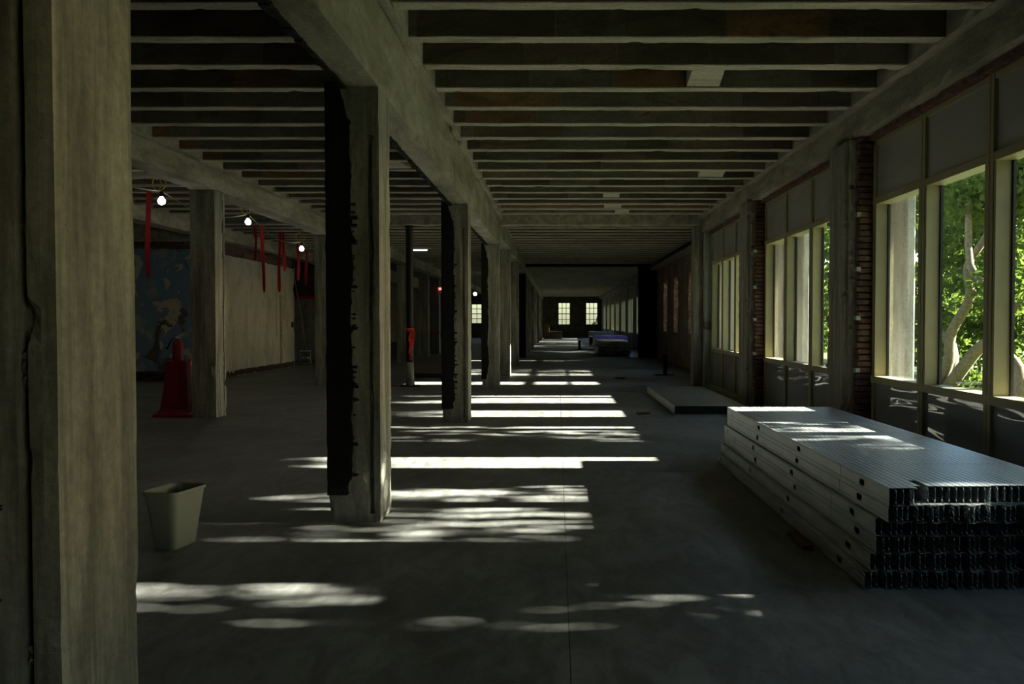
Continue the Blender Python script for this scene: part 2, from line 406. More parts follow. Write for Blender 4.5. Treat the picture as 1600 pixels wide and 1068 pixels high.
# cast bridging blocks between joists
for (x, y, w) in ((1.35, 8.0, .32), (-4.6, 6.45, .5), (-2.6, 9.5, .5), (-3.9, 4.9, .35), (2.4, 13.3, .4), (.9, 15.6, .3), (-3.0, 12.6, .5), (1.0, 17.1, .35), (-1.9+3.2, 17.9, .3)):
    k = round((y - 7.08) / .764); y0 = 7.08 + .764 * k + .14
    MB().add([(x, y0, ZJ + .02), (x + w, y0, ZJ + .02), (x + w * 1.2, y0 + .63, ZJ + .02), (x + w * .1, y0 + .63, ZJ + .02),
              (x, y0, ZS), (x + w, y0, ZS), (x + w * 1.2, y0 + .63, ZS), (x + w * .1, y0 + .63, ZS)],
             [(3, 2, 1, 0), (0, 1, 5, 4), (1, 2, 6, 5), (2, 3, 7, 6), (3, 0, 4, 7)]).build('bridging_block', M['joist'], ce)
# pipe under the ceiling edge in the recessed bay
MB().tube([(4.05, 20.6, 4.0), (4.05, 35.2, 4.0)], .06, 8).build('pipe', M['black'], ce)

# ------------------------------------------------------------------ outer walls
def struct(name, mb, mat, label):
    return tag(mb.build(name, M[mat]), label, kind='structure')
struct('wall_back', MB().box(-12.8, 5.2, YB - .3, YB, 0, ZS), 'pale', 'plain wall behind the viewer')
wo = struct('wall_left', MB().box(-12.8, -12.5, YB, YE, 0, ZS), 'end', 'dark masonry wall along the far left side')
# end wall with openings
def wall_y(y0, y1, x0, x1, z0, z1, holes):
    mb = MB(); x = x0
    for a, b, c, d in sorted(holes):
        mb.box(x, a, y0, y1, z0, z1); mb.box(a, b, y0, y1, z0, c); mb.box(a, b, y0, y1, d, z1); x = b
    return mb.box(x, x1, y0, y1, z0, z1)
EH = [(.06, 1.29, 1.28, 3.53), (2.83, 4.05, 1.28, 3.53), (-8.65, -7.55, 1.4, 3.4)]
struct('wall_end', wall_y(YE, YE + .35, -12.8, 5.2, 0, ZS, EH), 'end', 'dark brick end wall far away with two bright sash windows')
def sash(name, o_, axis, pos, a, b, c, d, cols, rows, label, t=.035):
    """double hung sash; axis 'y' = window in a wall facing the viewer, 'x' = window in a side wall"""
    root = tag(empty(name, (0, 0, 0)), label, kind='structure')
    def bx(u0, u1, z0, z1, w): 
        return MB().box(u0, u1, pos - w, pos + w, z0, z1) if axis == 'y' else MB().box(pos - w, pos + w, u0, u1, z0, z1)
    f = bx(a, a + .06, c, d, .05); 
    for g in (bx(b - .06, b, c, d, .05), bx(a, b, d - .06, d, .05), bx(a, b, c, c + .07, .07)): f.add(g.v, g.f)
    f.build('frame', M[o_], root)
    zm = (c + d) / 2 if rows else c + .78
    bx(a, b, zm - .045, zm + .045, .04).build('meeting_rail', M[o_], root)
    for k in range(1, cols):
        u = a + (b - a) * k / cols; bx(u - t / 2, u + t / 2, c, d, .02).build('muntin', M[o_], root)
    for z in ([(c + zm) / 2, (zm + d) / 2] if rows else [c + .39, zm + .6]):
        bx(a, b, z - t / 2, z + t / 2, .02).build('muntin', M[o_], root)
    bx(a + .05, b - .05, c + .06, d - .05, .004).build('pane', M['dimmed' if axis == 'y' else 'glass'], root)
    return root
sash('window_1', 'steel_black', 'y', YE + .15, *EH[0], 3, 1, 'left sash window with white panes in the end wall', .06)
sash('window_2', 'steel_black', 'y', YE + .15, *EH[1], 3, 1, 'right sash window with green outside at its foot, end wall', .06)
sash('window_3', 'steel_black', 'y', YE + .15, *EH[2], 2, 1, 'narrow green-lit window far behind the left columns', .06)

# right wall: recessed brick part from 19.95 on
def wall_x(x0, x1, y0, y1, z0, z1, holes):
    mb = MB(); y = y0
    for a, b, c, d in sorted(holes):
        mb.box(x0, x1, y, a, z0, z1); mb.box(x0, x1, a, b, z0, c); mb.box(x0, x1, a, b, d, z1); y = b
    return mb.box(x0, x1, y, y1, z0, z1)
SH = [(20.25, 21.3, 1.24, 3.25), (23.7, 24.9, 1.24, 3.25), (25.5, 26.9, 1.24, 3.25), (29.2, 30.3, 1.24, 3.25), (32.1, 33.2, 1.24, 3.25)]
wr = struct('wall_right', wall_x(4.45, 4.9, 19.95, 36.0, 0, ZS, SH), 'brickwall', 'old stripped brick wall with deep window openings, recessed part on the right')
MB().box(3.6, 4.9, 19.75, 19.95, 0, ZS).build('return_wall', M['brickwall'], wr)
MB().rough(3.98, 5.0, 19.62, 19.76, -1.3, 6, .25, .003, .01, 3, 2).build('white_exterior_render', M['whitewall'], wr)
for k, h in enumerate(SH):
    sash('window_%d' % (4 + k), 'steel_black', 'x', 4.72, *h, 1, 0, ['sash window in the brick opening nearest the green pilaster', 'sash window in the second brick opening', 'sash window in the third brick opening, one of a close pair',
         'sash window in the fourth brick opening with speckled reveal', 'sash window in the last brick opening before the black pier'][k], .03)
    mb = MB(); y = h[0]
    for e in (h[0] - .0, h[1]):
        z = h[2]
        while z < h[3]:
            s_ = 1 if e == h[0] else -1
            dd = R.uniform(.0, .07)
            mb.box(4.43 - R.uniform(0, .03), 4.66, min(e, e + s_ * dd) - .002, max(e, e + s_ * dd) + .002, z, z + .066); z += .075
    mb.build('ragged_reveal', M['brick'], wr)
    MB().rough(4.40, 4.9, h[0] - .02, h[1] + .02, h[2] - .05, h[2] + .012, .12, .01, .03, 5, k).build('sill', M['ext'], wr)
# the black pier and the black strip at the section break
MB().rough(3.63, 4.46, 35.6, 36.1, 0, ZJ, .4, .01, .03, 2, 3).build('black_pier', M['black'], wr)

# ------------------------------------------------------------------ window walls
def trio(name, X, d0, d1, label, zt=3.74, far=False):
    """three lights with spandrel panels above and below, in a deep beige frame"""
    root = tag(empty(name, (0, 0, 0)), label, kind='structure')
    p = (d1 - d0) / 3; ZB, ZL, ZH = .0, .90, 2.98
    D = .17
    fr = MB().box(X - .02, X + .10, d0, d1, ZB, ZB + .10).box(X - .045, X + .10, d0, d1, ZB, ZB + .045).box(X, X + .1, d0, d1, zt - .06, zt)
    fr.box(X, X + .1, d0, d0 + .07, 0, zt).box(X, X + .1, d1 - .07, d1, 0, zt); fr.build('frame', M['frame'], root)
    MB().box(X - .012, X + D, d0, d1, ZL - .02, ZL + .06).build('sill_rail', M['frame'], root)
    MB().box(X - .006, X + D, d0, d1, ZH, ZH + .075).build('head_rail', M['frame'], root)
    for k in (1, 2):
        y = d0 + p * k
        MB().box(X - .008, X + .1, y - .055, y - .006, .045, zt).box(X - .008, X + .1, y + .006, y + .055, .045, zt).box(X + .006, X + .1, y - .01, y + .01, .045, zt).build('mullion', M['frame'], root)
    for k in range(3):
        a = d0 + p * k + .055; b = d0 + p * (k + 1) - .055
        jm = MB().box(X + .0, X + D, a, a + .035, ZL + .06, ZH).box(X, X + D, b - .035, b, ZL + .06, ZH); jm.build('jamb', M['frame'], root)
        g = MB().box(X + D - .035, X + D - .01, a + .035, a + .06, ZL + .06, ZH).box(X + D - .035, X + D - .01, b - .06, b - .035, ZL + .06, ZH)
        g.build('gasket', M['gasket'], root)
        MB().box(X + D - .02, X + D - .012, a + .03, b - .03, ZL + .05, ZH).build('pane', M['glass'], root)
        MB().box(X + .025, X + .06, a, b, .08, ZL).build('lower_panel', M['panel'], root)
        MB().box(X + .025, X + .06, a, b, ZH + .06, zt - .04).build('upper_panel', M['panel_up'], root)
    return root
XW = 3.75
BAY = [(5.65, 9.5), (10.5, 14.45), (15.55, 19.42), (.95, 4.95), (-4.25, -.4)]
LB = ['nearest large three-light beige window with trees outside and wavy film panels below', 'second beige three-light window from the viewer, pale hazy glass', 'third beige three-light window, glowing brightest, beside the green pilaster',
      'beige three-light window just outside the view on the right', 'beige three-light window behind the viewer']
for k, (a, b) in enumerate(BAY): trio('window_%d' % (10 + k), XW, a, b, LB[k])
# piers between the bays
ws = tag(empty('wall_right_windows', (0, 0, 0)), 'row of rough concrete and brick piers between the beige windows', kind='structure'); ws.name = 'wall_right_piers'
brick_me = [MB().rough(0, .24, 0, w, 0, .064, .08, .004, .012, 9, k * 3 + 1).mesh('brick', M['brick']) for k, w in enumerate((.10, .13, .115))]
def pier(y0, y1, near):
    P = MB()
    P.rough(3.48, 3.98, y0 + .22, y1 - .22, 0, 3.82, .06 if near else .15, .006, .05, 3.5, y0)
    P.box(3.80, 4.0, y0 + .0, y1 - .0, 0, 3.8)
    P.rough(3.53, 3.7, y0 + .14, y0 + .24, 0, 3.8, .06 if near else .15, .01, .05, 5, y0 + 4)
    o = P.build('pier', M['pier'], ws)
    if near:
        for e in (y0 + .01, y1 - .15):
            z = .03; r = 0
            while z < 3.74:
                link('brick', brick_me[R.randrange(3)], o, (3.59 + R.uniform(-.012, .012), e + R.uniform(-.005, .015), z)); z += .074; r += 1
        for z in (1.0, 1.62, 2.2, 2.85):
            for e in (y0 - .03, y1 - .045): MB().box(3.55, 3.60, e, e + .075, z, z + .05).box(3.54, 3.56, e + .02, e + .05, z + .012, z + .038).build('bracket', M['bracket'], o)
    else:
        mb = MB().box(3.6, 3.85, y0 + .01, y0 + .14, 0, 3.75).box(3.6, 3.85, y1 - .14, y1 - .01, 0, 3.75); mb.build('brickwork', M['brickwall'], o)
pier(9.5, 10.5, True); pier(14.45, 15.55, True); pier(4.95, 5.65, False); pier(-.4, .95, False); pier(YB, -4.25, False)
# last pier: brown column, green pilaster, brick strip
o = MB().rough(3.36, 3.62, 19.72, 20.1, 0, ZJ, .12, .005, .03, 3, 31).build('pier', M['pier'], ws)
MB().rough(3.60, 3.8, 19.52, 19.75, 0, 1.42, .1, .005, .03, 3, 32).rough(3.60, 3.8, 19.52, 19.75, 1.6, 3.8, .1, .005, .03, 3, 33).build('green_pilaster', M['green'], ws)
MB().rough(3.61, 3.8, 19.53, 19.76, 1.40, 1.62, .08, .01, .03, 8, 34).box(3.8, 3.95, 19.42, 19.75, 0, 3.8).build('brickwork', M['brickwall'], ws)
# ragged wood and brick line above the frames
for (a, b) in BAY[:4]:
    MB().rough(3.66, 3.95, a, b, 3.73, 3.80, .09, .008, .03, 6, a).build('lintel', M['brick'], ws)
# far section: windows between piers at X 4.45
FB = [(36.6, 40.2), (41.6, 45.2), (47.0, 50.6), (52.3, 55.9), (57.6, 61.2), (62.9, 66.5), (68.2, 71.8), (73.5, 77.1)]
wf = struct('wall_right_far', wall_x(4.45, 4.9, 36.0, YE, 0, ZS, [(a, b, 0, 3.75) for a, b in FB]), 'pier', 'piers of the far corridor on the right beyond the black pier')
OR = ['first', 'second', 'third', 'fourth', 'fifth', 'sixth', 'seventh', 'eighth']
for k, (a, b) in enumerate(FB): trio('window_%d' % (20 + k), 4.48, a, b, OR[k] + ' tall window beyond the black pier in the far corridor')

# ------------------------------------------------------------------ left side walls
blu = struct('wall_left_blue', MB().rough(-12.5, -9.4, 21.6, 21.9, 0, 3.58, .3, .01, .04, 2, 41), 'blue', 'peeling blue painted wall behind the red extinguisher stand')
MB().rough(-12.5, -9.4, 21.58, 21.9, 3.56, 3.78, .12, .03, .05, 5, 42).build('brick_course', M['brick'], blu)
MB().rough(-12.5, -9.4, 21.5, 21.62, 0, .28, .1, .03, .05, 5, 43).build('rubble_base', M['debris'], blu)
pal = struct('wall_left_pale', MB().rough(-9.75, -9.4, 21.6, 28.5, 0, 3.5, .25, .008, .04, 2, 44), 'pale', 'pale patched plaster wall left of centre')
MB().rough(-9.73, -9.42, 21.6, 28.5, 3.48, 3.82, .15, .03, .06, 4, 45).build('brick_course', M['brick'], pal)
MB().rough(-9.5, -9.36, 21.9, 28.4, 0, .22, .12, .04, .06, 4, 46).build('rubble_base', M['debris'], pal)
MB().box(-9.402, -9.385, 27.0, 27.18, .2, 2.5).build('conduit_scar', M['beam'], pal)
MB().box(-9.402, -9.37, 28.15, 28.25, 1.4, 1.6).build('outlet_box', M['black'], pal)
struct('wall_left_dark', MB().box(-12.5, -8.9, 31.9, 32.2, 0, ZS), 'end', 'dark wall beyond the pale plaster wall')
bs = tag(empty('plastic_barrier', (-10.5, 31.7, 0)), 'grey plastic sheet barrier with red top rail beyond pale wall', 'barrier')
mb = MB(); V = []; n = 40
for i in range(n + 1):
    x = -1.8 + 3.3 * i / n; dy = .02 * math.sin(i * 1.7) + .015 * math.sin(i * .61)
    V += [(x, dy, .05), (x, dy * .6, 1.3), (x, dy * .3, 2.5)]
mb.add(V, [(3 * i + j, 3 * i + 3 + j, 3 * i + 4 + j, 3 * i + 1 + j) for i in range(n) for j in (0, 1)])
mb.build('plastic_sheet', plain('grey_sheeting', (.22, .22, .20), .35, 0, .5, .3, 3), bs, True)
MB().box(-1.8, 1.5, -.04, .05, 2.5, 2.62).build('top_rail', M['redcloth'], bs)
for x in (-1.8, -.7, .4, 1.44): MB().box(x, x + .06, .03, .08, 0, 2.55).build('post', M['wood'], bs)
MB().box(-1.8, 1.5, -.05, .05, 0, .06).build('bottom_rail', M['wood'], bs)

# ------------------------------------------------------------------ columns
def column(x0, x1, y0, zt, label, tar=0, step=.12, slot=None, seed=0, depth=.41, mat='column', side_slot=False, group=None):
    y1 = y0 + depth
    root = tag(empty('concrete_column', ((x0 + x1) / 2, (y0 + y1) / 2, 0)), label, 'column', group)
    cx, cy = (x0 + x1) / 2, (y0 + y1) / 2
    mb = MB(); A = (x0 - cx, x1 - cx, y0 - cy, y1 - cy)
    if slot:
        s0, s1 = x1 - slot[0] - cx, x1 - slot[1] - cx           # slot edges
        zs = zt - .38
        mb.rough(A[0], s0, A[2], A[3], 0, zt, step, .003, .010, 2.5, seed)
        mb.rough(s1, A[1], A[2], A[3], 0, zt, step, .003, .012, 2.5, seed + 9)
        mb.rough(s0 - .01, s1 + .01, A[2] + .05, A[3], 0, zt, step, .004, 0.0, 4, seed)
        mb.box(s0 - .01, s1 + .01, A[2] + .003, A[3] - .01, zs, zt).box(s0 - .01, s1 + .01, A[2] + .003, A[2] + .06, 0, .07)
        z = .1
        while z < zs:
            if R.random() < .5:
                for q in range(R.randrange(2, 6)): mb.lump(((s0 + s1) / 2, A[2] + .03, z), R.uniform(.010, .016), (1, 1, 1.3), R.random() * 9); z += .024
            z += R.uniform(.06, .35)
    elif side_slot:
        mb.rough(A[0], A[1], A[2], A[3] - .10, 0, zt, step, .003, .014, 2.5, seed); mb.rough(A[0], A[1], A[3] - .075, A[3], 0, zt, step, .004, .03, 4, seed + 2)
        mb.box(A[0] + .01, A[1] - .05, A[3] - .12, A[3] - .05, 0, zt)
        z = .1
        while z < zt: mb.box(A[1] - .06, A[1] - .012, A[3] - .11, A[3] - .07, z, z + R.uniform(.05, .3)); z += R.uniform(.4, .9)
    else:
        mb.rough(A[0], A[1], A[2], A[3], 0, zt, step, .003, .016, 2.5, seed)
    mb.build('shaft', M[mat], root)
    if tar:
        # ragged black coat over the left part of the front and the left side
        N = 150 if step < .09 else 60; V = []; F = []; z0, z1 = (.22 if tar < 1.2 else .0), zt + .04
        for i in range(N + 1):
            z = z0 + (z1 - z0) * i / N
            e = .20 * min(tar, 1) + .02 * noise.noise(Vector((seed, 0, z * 2.2))) + .014 * noise.noise(Vector((seed, 3, z * 9))) + (.05 * max(0, noise.noise(Vector((seed, 7, z * 14))) - .15))
            if i < 8: e += .02 * noise.noise(Vector((9, 3, z * 30))) - .03 * (8 - i) / 8
            if z > zt - .35: e -= .05 * (z - zt + .35) / .35 * 2
            th = .010 + .006 * noise.noise(Vector((seed, z * 8, 1)))
            e = min(e, x1 - x0 - .004)
            V += [(A[0] - .010, A[3] - .02, z), (A[0] - th, A[2] - th, z), (A[0] + e - .012, A[2] - th, z), (A[0] + e, A[2] + .012, z), (A[0] + .01, A[2] + .02, z), (A[0] + .01, A[3] - .02, z)]
        for i in range(N):
            for k in range(6): j = (k + 1) % 6; F.append((i * 6 + k, i * 6 + j, i * 6 + 6 + j, i * 6 + 6 + k))
        F += [(5, 4, 3, 2, 1, 0), tuple(N * 6 + k for k in range(6))]
        t = MB().add(V, F)
        if step < .09:
            for q in range(34):
                z = R.uniform(.35, zt - .9); L_ = R.uniform(.015, .05); x = A[0] + .20
                t.lump((x + L_ * .3, A[2] - .002, z), L_ * .7, (1, .3, .45), q)
        t.build('tar_coating', M['tar'], root)
    return root
X0, X1 = -1.822, -1.407
column(X0, X1, 2.24, 3.45, 'huge foreground column cut off by the left picture edge', 1, .035, (.115, .085), 51, .42)
column(X0, X1, 6.32, 3.45, 'near column with ragged black tar down its left half', 1, .05, (.088, .058), 52)
column(X0, X1, 12.6, 3.45, 'second tarred column, behind the near tarred one', 1, .08, (.088, .058), 53)
column(X0, X1, 19.2, 3.45, 'third column of the row, dark left face, at the cross beam', .8, .12, None, 54, .38)
column(X0, X1, 23.7, 3.75, 'plain grey column just behind the third in the central row', 0, .15, None, 55)
column(X0, X1, 28.9, 3.75, 'plain column in front of the all-black one, central row', 0, .15, None, 56)
column(X0, X1, 35.5, 3.75, 'all-black column under the black cross beam', 0, .3, None, 57, mat='black')
for k, y in enumerate((41.5, 48, 54.5, 61, 67.5, 74)):
    column(X0, X1, y, 3.75, OR[k] + ' small column beyond the all-black one, central row', 0, .5, None, 60 + k)
column(-6.07, -5.66, 13.2, 3.78, 'column beside the red extinguisher stand at left', 0, .08, None, 70, side_slot=True)
column(-6.12, -5.71, 20.1, 3.78, 'column partly hidden left of the near tarred column', 0, .15, None, 71)
column(-6.07, -5.66, 25.5, 3.78, 'left row column hidden behind the near tarred column', 0, .2, None, 72)
column(-6.20, -5.80, 30.8, 3.78, 'pale column just left of the black steel post', 0, .2, None, 73)
column(-6.35, -5.90, 36.4, 3.78, 'brownish column just right of the black steel post', 0, .3, None, 74)
column(-6.07, -5.66, 52, 3.78, 'distant left row column in the dark', 0, .5, None, 75)
column(-6.07, -5.66, 64, 3.78, 'farthest left row column in the dark', 0, .5, None, 76)
# grey metal clad post with red band
g = tag(empty('metal_clad_post', (-6.15, 40, 0)), 'grey sheet metal clad post with a red band', 'post')
MB().bevbox(-.3, .26, -.2, .2, 0, 3.77, .03).build('cladding', M['greymetal'], g)
MB().box(-.31, .27, -.21, .21, 1.02, 1.10).build('red_band', M['redcloth'], g)
MB().box(-.305, .265, -.205, .205, 2.4, 2.42).build('seam', M['black'], g)

# ------------------------------------------------------------------ black steel post with red flag
p = tag(empty('steel_post', (-3.66, 19.76, 0)), 'thin black round steel post with red flagging tied on', 'post')
MB().lathe((0, 0, 0), [(.085, .6), (.09, .62), (.09, 3.93), (.12, 3.935), (.12, 3.965)], 20).build('shaft', M['steel_black'], p, True)
MB().lathe((0, 0, 0), [(.115, .03), (.10, .25), (.085, .62)], 20).build('concrete_base', M['pier'], p, True)
MB().box(-.22, .22, -.14, .14, 0, .03).build('base_plate', M['debris'], p)
f = MB(); V = []
for i in range(9):
    z = 1.42 - i * .095; w = .05 + .05 * math.sin(i * .8); dx = .02 * math.sin(i * 1.9)
    V += [(.0 + dx, -.10, z), (.05 + w + dx, -.115 - .02 * math.sin(i), z), (.05 + w + dx, -.105 - .02 * math.sin(i), z), (dx, -.09, z)]
f.add(V, [(i * 4 + k, i * 4 + (k + 1) % 4, i * 4 + 4 + (k + 1) % 4, i * 4 + 4 + k) for i in range(8) for k in range(4)])
f.lathe((0, 0, 0), [(.094, 1.36), (.10, 1.38), (.10, 1.42), (.094, 1.44)], 16)
f.build('red_flag', M['redbright'], p)
tag(MB().rough(-4.30, -3.95, 19.75, 19.98, 0, .02, .05, .006, .02, 9, 2).build('floor_rag', M['redcloth']), 'flat red scrap on the floor left of the black post', 'scrap')

NUM = 'first second third fourth fifth sixth seventh eighth ninth tenth eleventh twelfth thirteenth fourteenth fifteenth sixteenth seventeenth eighteenth nineteenth twentieth'.split()
def ordn(i): return NUM[i] if i < 20 else 'twenty-' + NUM[i - 20]
# ------------------------------------------------------------------ stud mesh
def stud_mesh(L, H, Wd, holes, name='stud'):
    t = .0013; m = MB()
    hz0, hz1 = H * .32, H * .72; hw = .042
    m.box(0, t, 0, L, 0, hz0); m.box(0, t, 0, L, hz1, H)
    y = 0
    for h in holes:
        m.box(0, t, y, h - hw, hz0, hz1)
        # rounded far end of the knock-out
        m.add([(0, h + hw - .014, hz0), (0, h + hw, hz0), (0, h + hw, hz0 + .012), (t, h + hw - .014, hz0), (t, h + hw, hz0), (t, h + hw, hz0 + .012)], [(0, 1, 2), (3, 5, 4), (0, 2, 5, 3)])
        m.add([(0, h + hw - .014, hz1), (0, h + hw, hz1), (0, h + hw, hz1 - .012), (t, h + hw - .014, hz1), (t, h + hw, hz1), (t, h + hw, hz1 - .012)], [(0, 2, 1), (3, 4, 5), (0, 3, 5, 2)])
        y = h + hw
    m.box(0, t, y, L, hz0, hz1)
    m.box(0, Wd, 0, L, H - t, H); m.box(0, Wd, 0, L, 0, t)
    m.box(Wd - t, Wd, 0, L, 0, .010); m.box(Wd - t, Wd, 0, L, H - .010, H)
    # stiffening ribs pressed in the web
    m.box(-.004, 0, 0, L, H * .14, H * .24); m.box(-.004, 0, 0, L, H * .78, H * .88)
    return m.mesh(name, M['galv'])
TH = .104
LX = [1.95, 1.95, 1.92, 1.92, 1.88, 1.84]; LY = [4.66, 4.67, 4.78, 4.77, 4.76, 4.74]; LS = [5.46, 5.48, 5.56, 5.56, 5.51, 5.50]
HOLES = [5.08, 6.42, 7.70, 8.85]
YF = 9.12; pitch = .0425; NS = 28; TN = ['top', 'second', 'third', 'fourth', 'fifth', 'bottom']
mc = {}
def smesh(a, b, holes):
    k = (round(b - a, 3), tuple(round(h - a, 2) for h in holes))
    if k not in mc: mc[k] = stud_mesh(b - a, TH, .0375, [h - a for h in holes])
    return mc[k]
for t in range(6):
    z = TH * (5 - t)
    for i in range(NS):
        x = LX[t] + i * pitch; end = LY[t]
        if t == 0: end += 0 if i < 4 else (.055 + (.02 if 14 < i < 20 else 0))
        else: end += .012 * ((i * 7 + t * 3) % 5 - 2) * (1 if i else 0)
        segs = None
        hs = [h + .045 * (t % 3) for h in HOLES]
        if i == 0: segs = [(end, LS[t] - .004), (LS[t] + .004, 8.59), (8.60, YF)]
        elif t == 0: segs = [(end, LS[t] - .004), (LS[t] + .004, YF + .01 * ((i * 5) % 3))]
        else: segs = [(end, YF)]
        if t == 0 and i in (5,): segs[0] = (end + .17, LS[t] - .004)
        for q, (a, b) in enumerate(segs):
            o = link('steel_stud', smesh(a, b, [h for h in hs if a + .05 < h < b - .05]), None, (x, a, z))
            if len(segs) == 3: lab = ['short near length of galvanised stud at the open left face, %s layer of tall stack', 'long galvanised stud with punched holes on the left face, %s layer of tall stack', 'short far length of galvanised stud on the left face, %s layer of tall stack'][q] % TN[t]; gr = None
            elif t == 0: lab = ['short near galvanised stud, %s from the left, top layer of the tall stack', 'long far galvanised stud, %s from the left, top layer of the tall stack'][q] % ordn(i); gr = ['near stud lengths in the top layer', 'long studs in the top layer'][q]
            else: lab = 'galvanised stud with dark near end, %s from the left, %s layer of the tall stack' % (ordn(i), TN[t]); gr = 'studs in the %s layer of the tall stack' % TN[t]
            tag(o, lab, 'stud', gr)
tag(MB().rough(1.72, 1.80, 5.55, 5.95, 0, .035, .05, .003, .01, 9, 3).build('wood_block', M['wood']), 'small wood offcut on the floor against the tall stud stack', 'wood block')
# low stack
lm = stud_mesh(4.2, .15, .043, [.5, 1.7, 2.9, 3.9])
for i in range(25):
    tag(link('steel_stud', lm, None, (2.02 + i * .0495, 13.7 + .008 * ((i * 7) % 4), 0)), 'wide galvanised stud, %s from the left in the low single-layer stack' % ordn(i), 'stud', 'studs of the low stack')
# stack of studs far left behind the black post
sm = stud_mesh(3.6, .15, .07, [.4, 1.4, 2.4, 3.2])
for i in range(18):
    tag(link('steel_stud', sm, None, (-4.15 + i * .074, 22.6 + .04 * ((i * 5) % 3), 0)), 'punched metal stud, %s from the left in the pile behind the black post' % ordn(i), 'stud', 'studs of the pile behind the post')
tag(MB().box(-4.25, -2.85, 22.9, 26.0, .15, .175).build('plywood_sheet', M['cardboard']), 'brown board lying on the stud pile behind the black post', 'board')

# ------------------------------------------------------------------ small things on the floor
tag(MB().rough(1.38, 1.62, 13.75, 13.98, 0, .03, .04, .006, .05, 8, 5).build('floor_scrap', M['wood']), 'small brownish scrap on the floor left of the low stack', 'scrap')
pp = tag(empty('pipe_stub', (3.22, 23.8, 0)), 'black capped pipe stub rising from the floor near the brick wall', 'pipe')
MB().lathe((0, 0, 0), [(.06, 0), (.06, .56), (.068, .565), (.068, .64), (.05, .655)], 16).build('pipe', M['black'], pp, True)
MB().rough(-.34, .30, -.14, .14, 0, .035, .07, .01, .04, 7, 4).build('rubble_ring', M['debris'], pp)
pp = tag(empty('pipe_stub', (1.27, 46, 0)), 'small black pipe stub standing in the sunny far corridor', 'pipe')
MB().lathe((0, 0, 0), [(.075, 0), (.075, .42), (.09, .425), (.09, .5), (.07, .51)], 12).build('pipe', M['black'], pp, True)
MB().lathe((0, 0, 0), [(.15, 0), (.15, .02), (.1, .03)], 12).build('flange', M['black'], pp, True)
tag(MB().lathe((1.78, 22.6, 0), [(.17, 0), (.17, .012), (.15, .018), (.13, .010), (.02, .012)], 24).build('floor_drain', M['black'], None, True), 'flat round black drain cover on the floor past the sun patches', 'drain')
# wrapped stacks in the far corridor
def wrapped(x0, x1, y0, y1, zl, mats, label, seed):
    r = tag(empty('wrapped_stack', ((x0 + x1) / 2, (y0 + y1) / 2, 0)), label, 'stack'); cx, cy = (x0 + x1) / 2, (y0 + y1) / 2
    z = .1
    for k in range(4): MB().box(x0 - cx + .05 + k * (x1 - x0 - .2) / 3, x0 - cx + .15 + k * (x1 - x0 - .2) / 3, y0 - cy + .03, y1 - cy - .03, 0, .1).build('skid', M['wood'], r)
    for k, (h, m, ins) in enumerate(zl):
        MB().rough(x0 - cx + ins, x1 - cx - ins, y0 - cy + ins, y1 - cy - ins, z, z + h, .15, .012, .03, 3, seed + k).build('bundle', M[mats[k]], r); z += h
    return r
wrapped(1.86, 3.35, 36.3, 40.5, [(.34, 'f', 0), (.13, 'g', .04), (.15, 'g', .06)], ['film', 'pale', 'pale'], 'low stack of pale boards under creased clear film beside the black pier', 80)
wrapped(2.1, 3.9, 44.2, 47.5, [(.72, 'f', 0)], ['purple'], 'purple film-wrapped stack behind the pale board stack', 84)
wrapped(2.3, 4.0, 56, 59, [(.8, 'f', 0)], ['greymetal'], 'dark grey wrapped stack farthest along the right wall', 86)
t = tag(empty('low_table', (2.3, 52.5, 0)), 'small dark low table left of the purple stack', 'table')
MB().bevbox(-.2, .6, -.5, .5, .62, .68, .02).build('tabletop', M['pale'], t)
for x in (-.15, .5):
    for y in (-.42, .4): MB().box(x, x + .06, y, y + .06, 0, .62).build('leg', M['black'], t)
MB().box(-.12, .53, -.36, .4, .2, .58).build('shelf_box', M['black'], t)
bx = tag(empty('cardboard_box', (-.1, 76, 0)), 'brown cardboard box at the far left of the end wall', 'box')
MB().bevbox(-.6, .55, -.4, .4, 0, .7, .02).build('body', M['cardboard'], bx)
MB().box(-.03, .03, -.405, .405, .64, .705).build('tape', M['wood'], bx)
tag(MB().rough(-1.3, -.75, 75.6, 76.4, 0, 1.3, .2, .01, .03, 2, 8).build('crate', M['wood']), 'tall dark crate in the far left corner of the corridor', 'crate')

# ------------------------------------------------------------------ waste bin
def bin_():
    r = tag(empty('waste_bin', (-2.74, 5.68, 0), math.radians(-13)), 'beige plastic waste bin standing on the floor by the big column', 'bin')
    def ring(d, w, z, rr, n=6):
        P = []
        for (sx, sy, a0) in ((1, 1, 0), (-1, 1, 90), (-1, -1, 180), (1, -1, 270)):
            for k in range(n):
                a = math.radians(a0 + 90 * k / (n - 1)); P.append((sx * (w / 2 - rr) + rr * math.cos(a), sy * (d / 2 - rr) + rr * math.sin(a), z))
        return P
    rs = [ring(.245, .165, 0, .04), ring(.255, .175, .012, .04), ring(.35, .255, .385, .045), ring(.355, .26, .39, .045), ring(.372, .277, .392, .05), ring(.374, .279, .412, .05), ring(.362, .267, .415, .048), ring(.346, .251, .405, .045), ring(.245, .165, .012, .038)]
    N = len(rs[0]); V = sum(rs, []); F = [tuple(range(N - 1, -1, -1)), tuple(range((len(rs) - 1) * N, len(rs) * N))]
    for i in range(len(rs) - 1):
        for k in range(N): j = (k + 1) % N; F.append((i * N + k, i * N + j, i * N + N + j, i * N + N + k))
    body = MB().add(V[:N * 4] + V[N * 6:], [tuple(q) for q in []])
    body = MB().add(V, F).build('body', M['bin'], r)
    MB().add(ring(.25, .17, -.0, .04) + ring(.262, .182, .016, .04), [(k, (k + 1) % N, N + (k + 1) % N, N + k) for k in range(N)]).build('base_rim', M['bin'], r)
bin_()

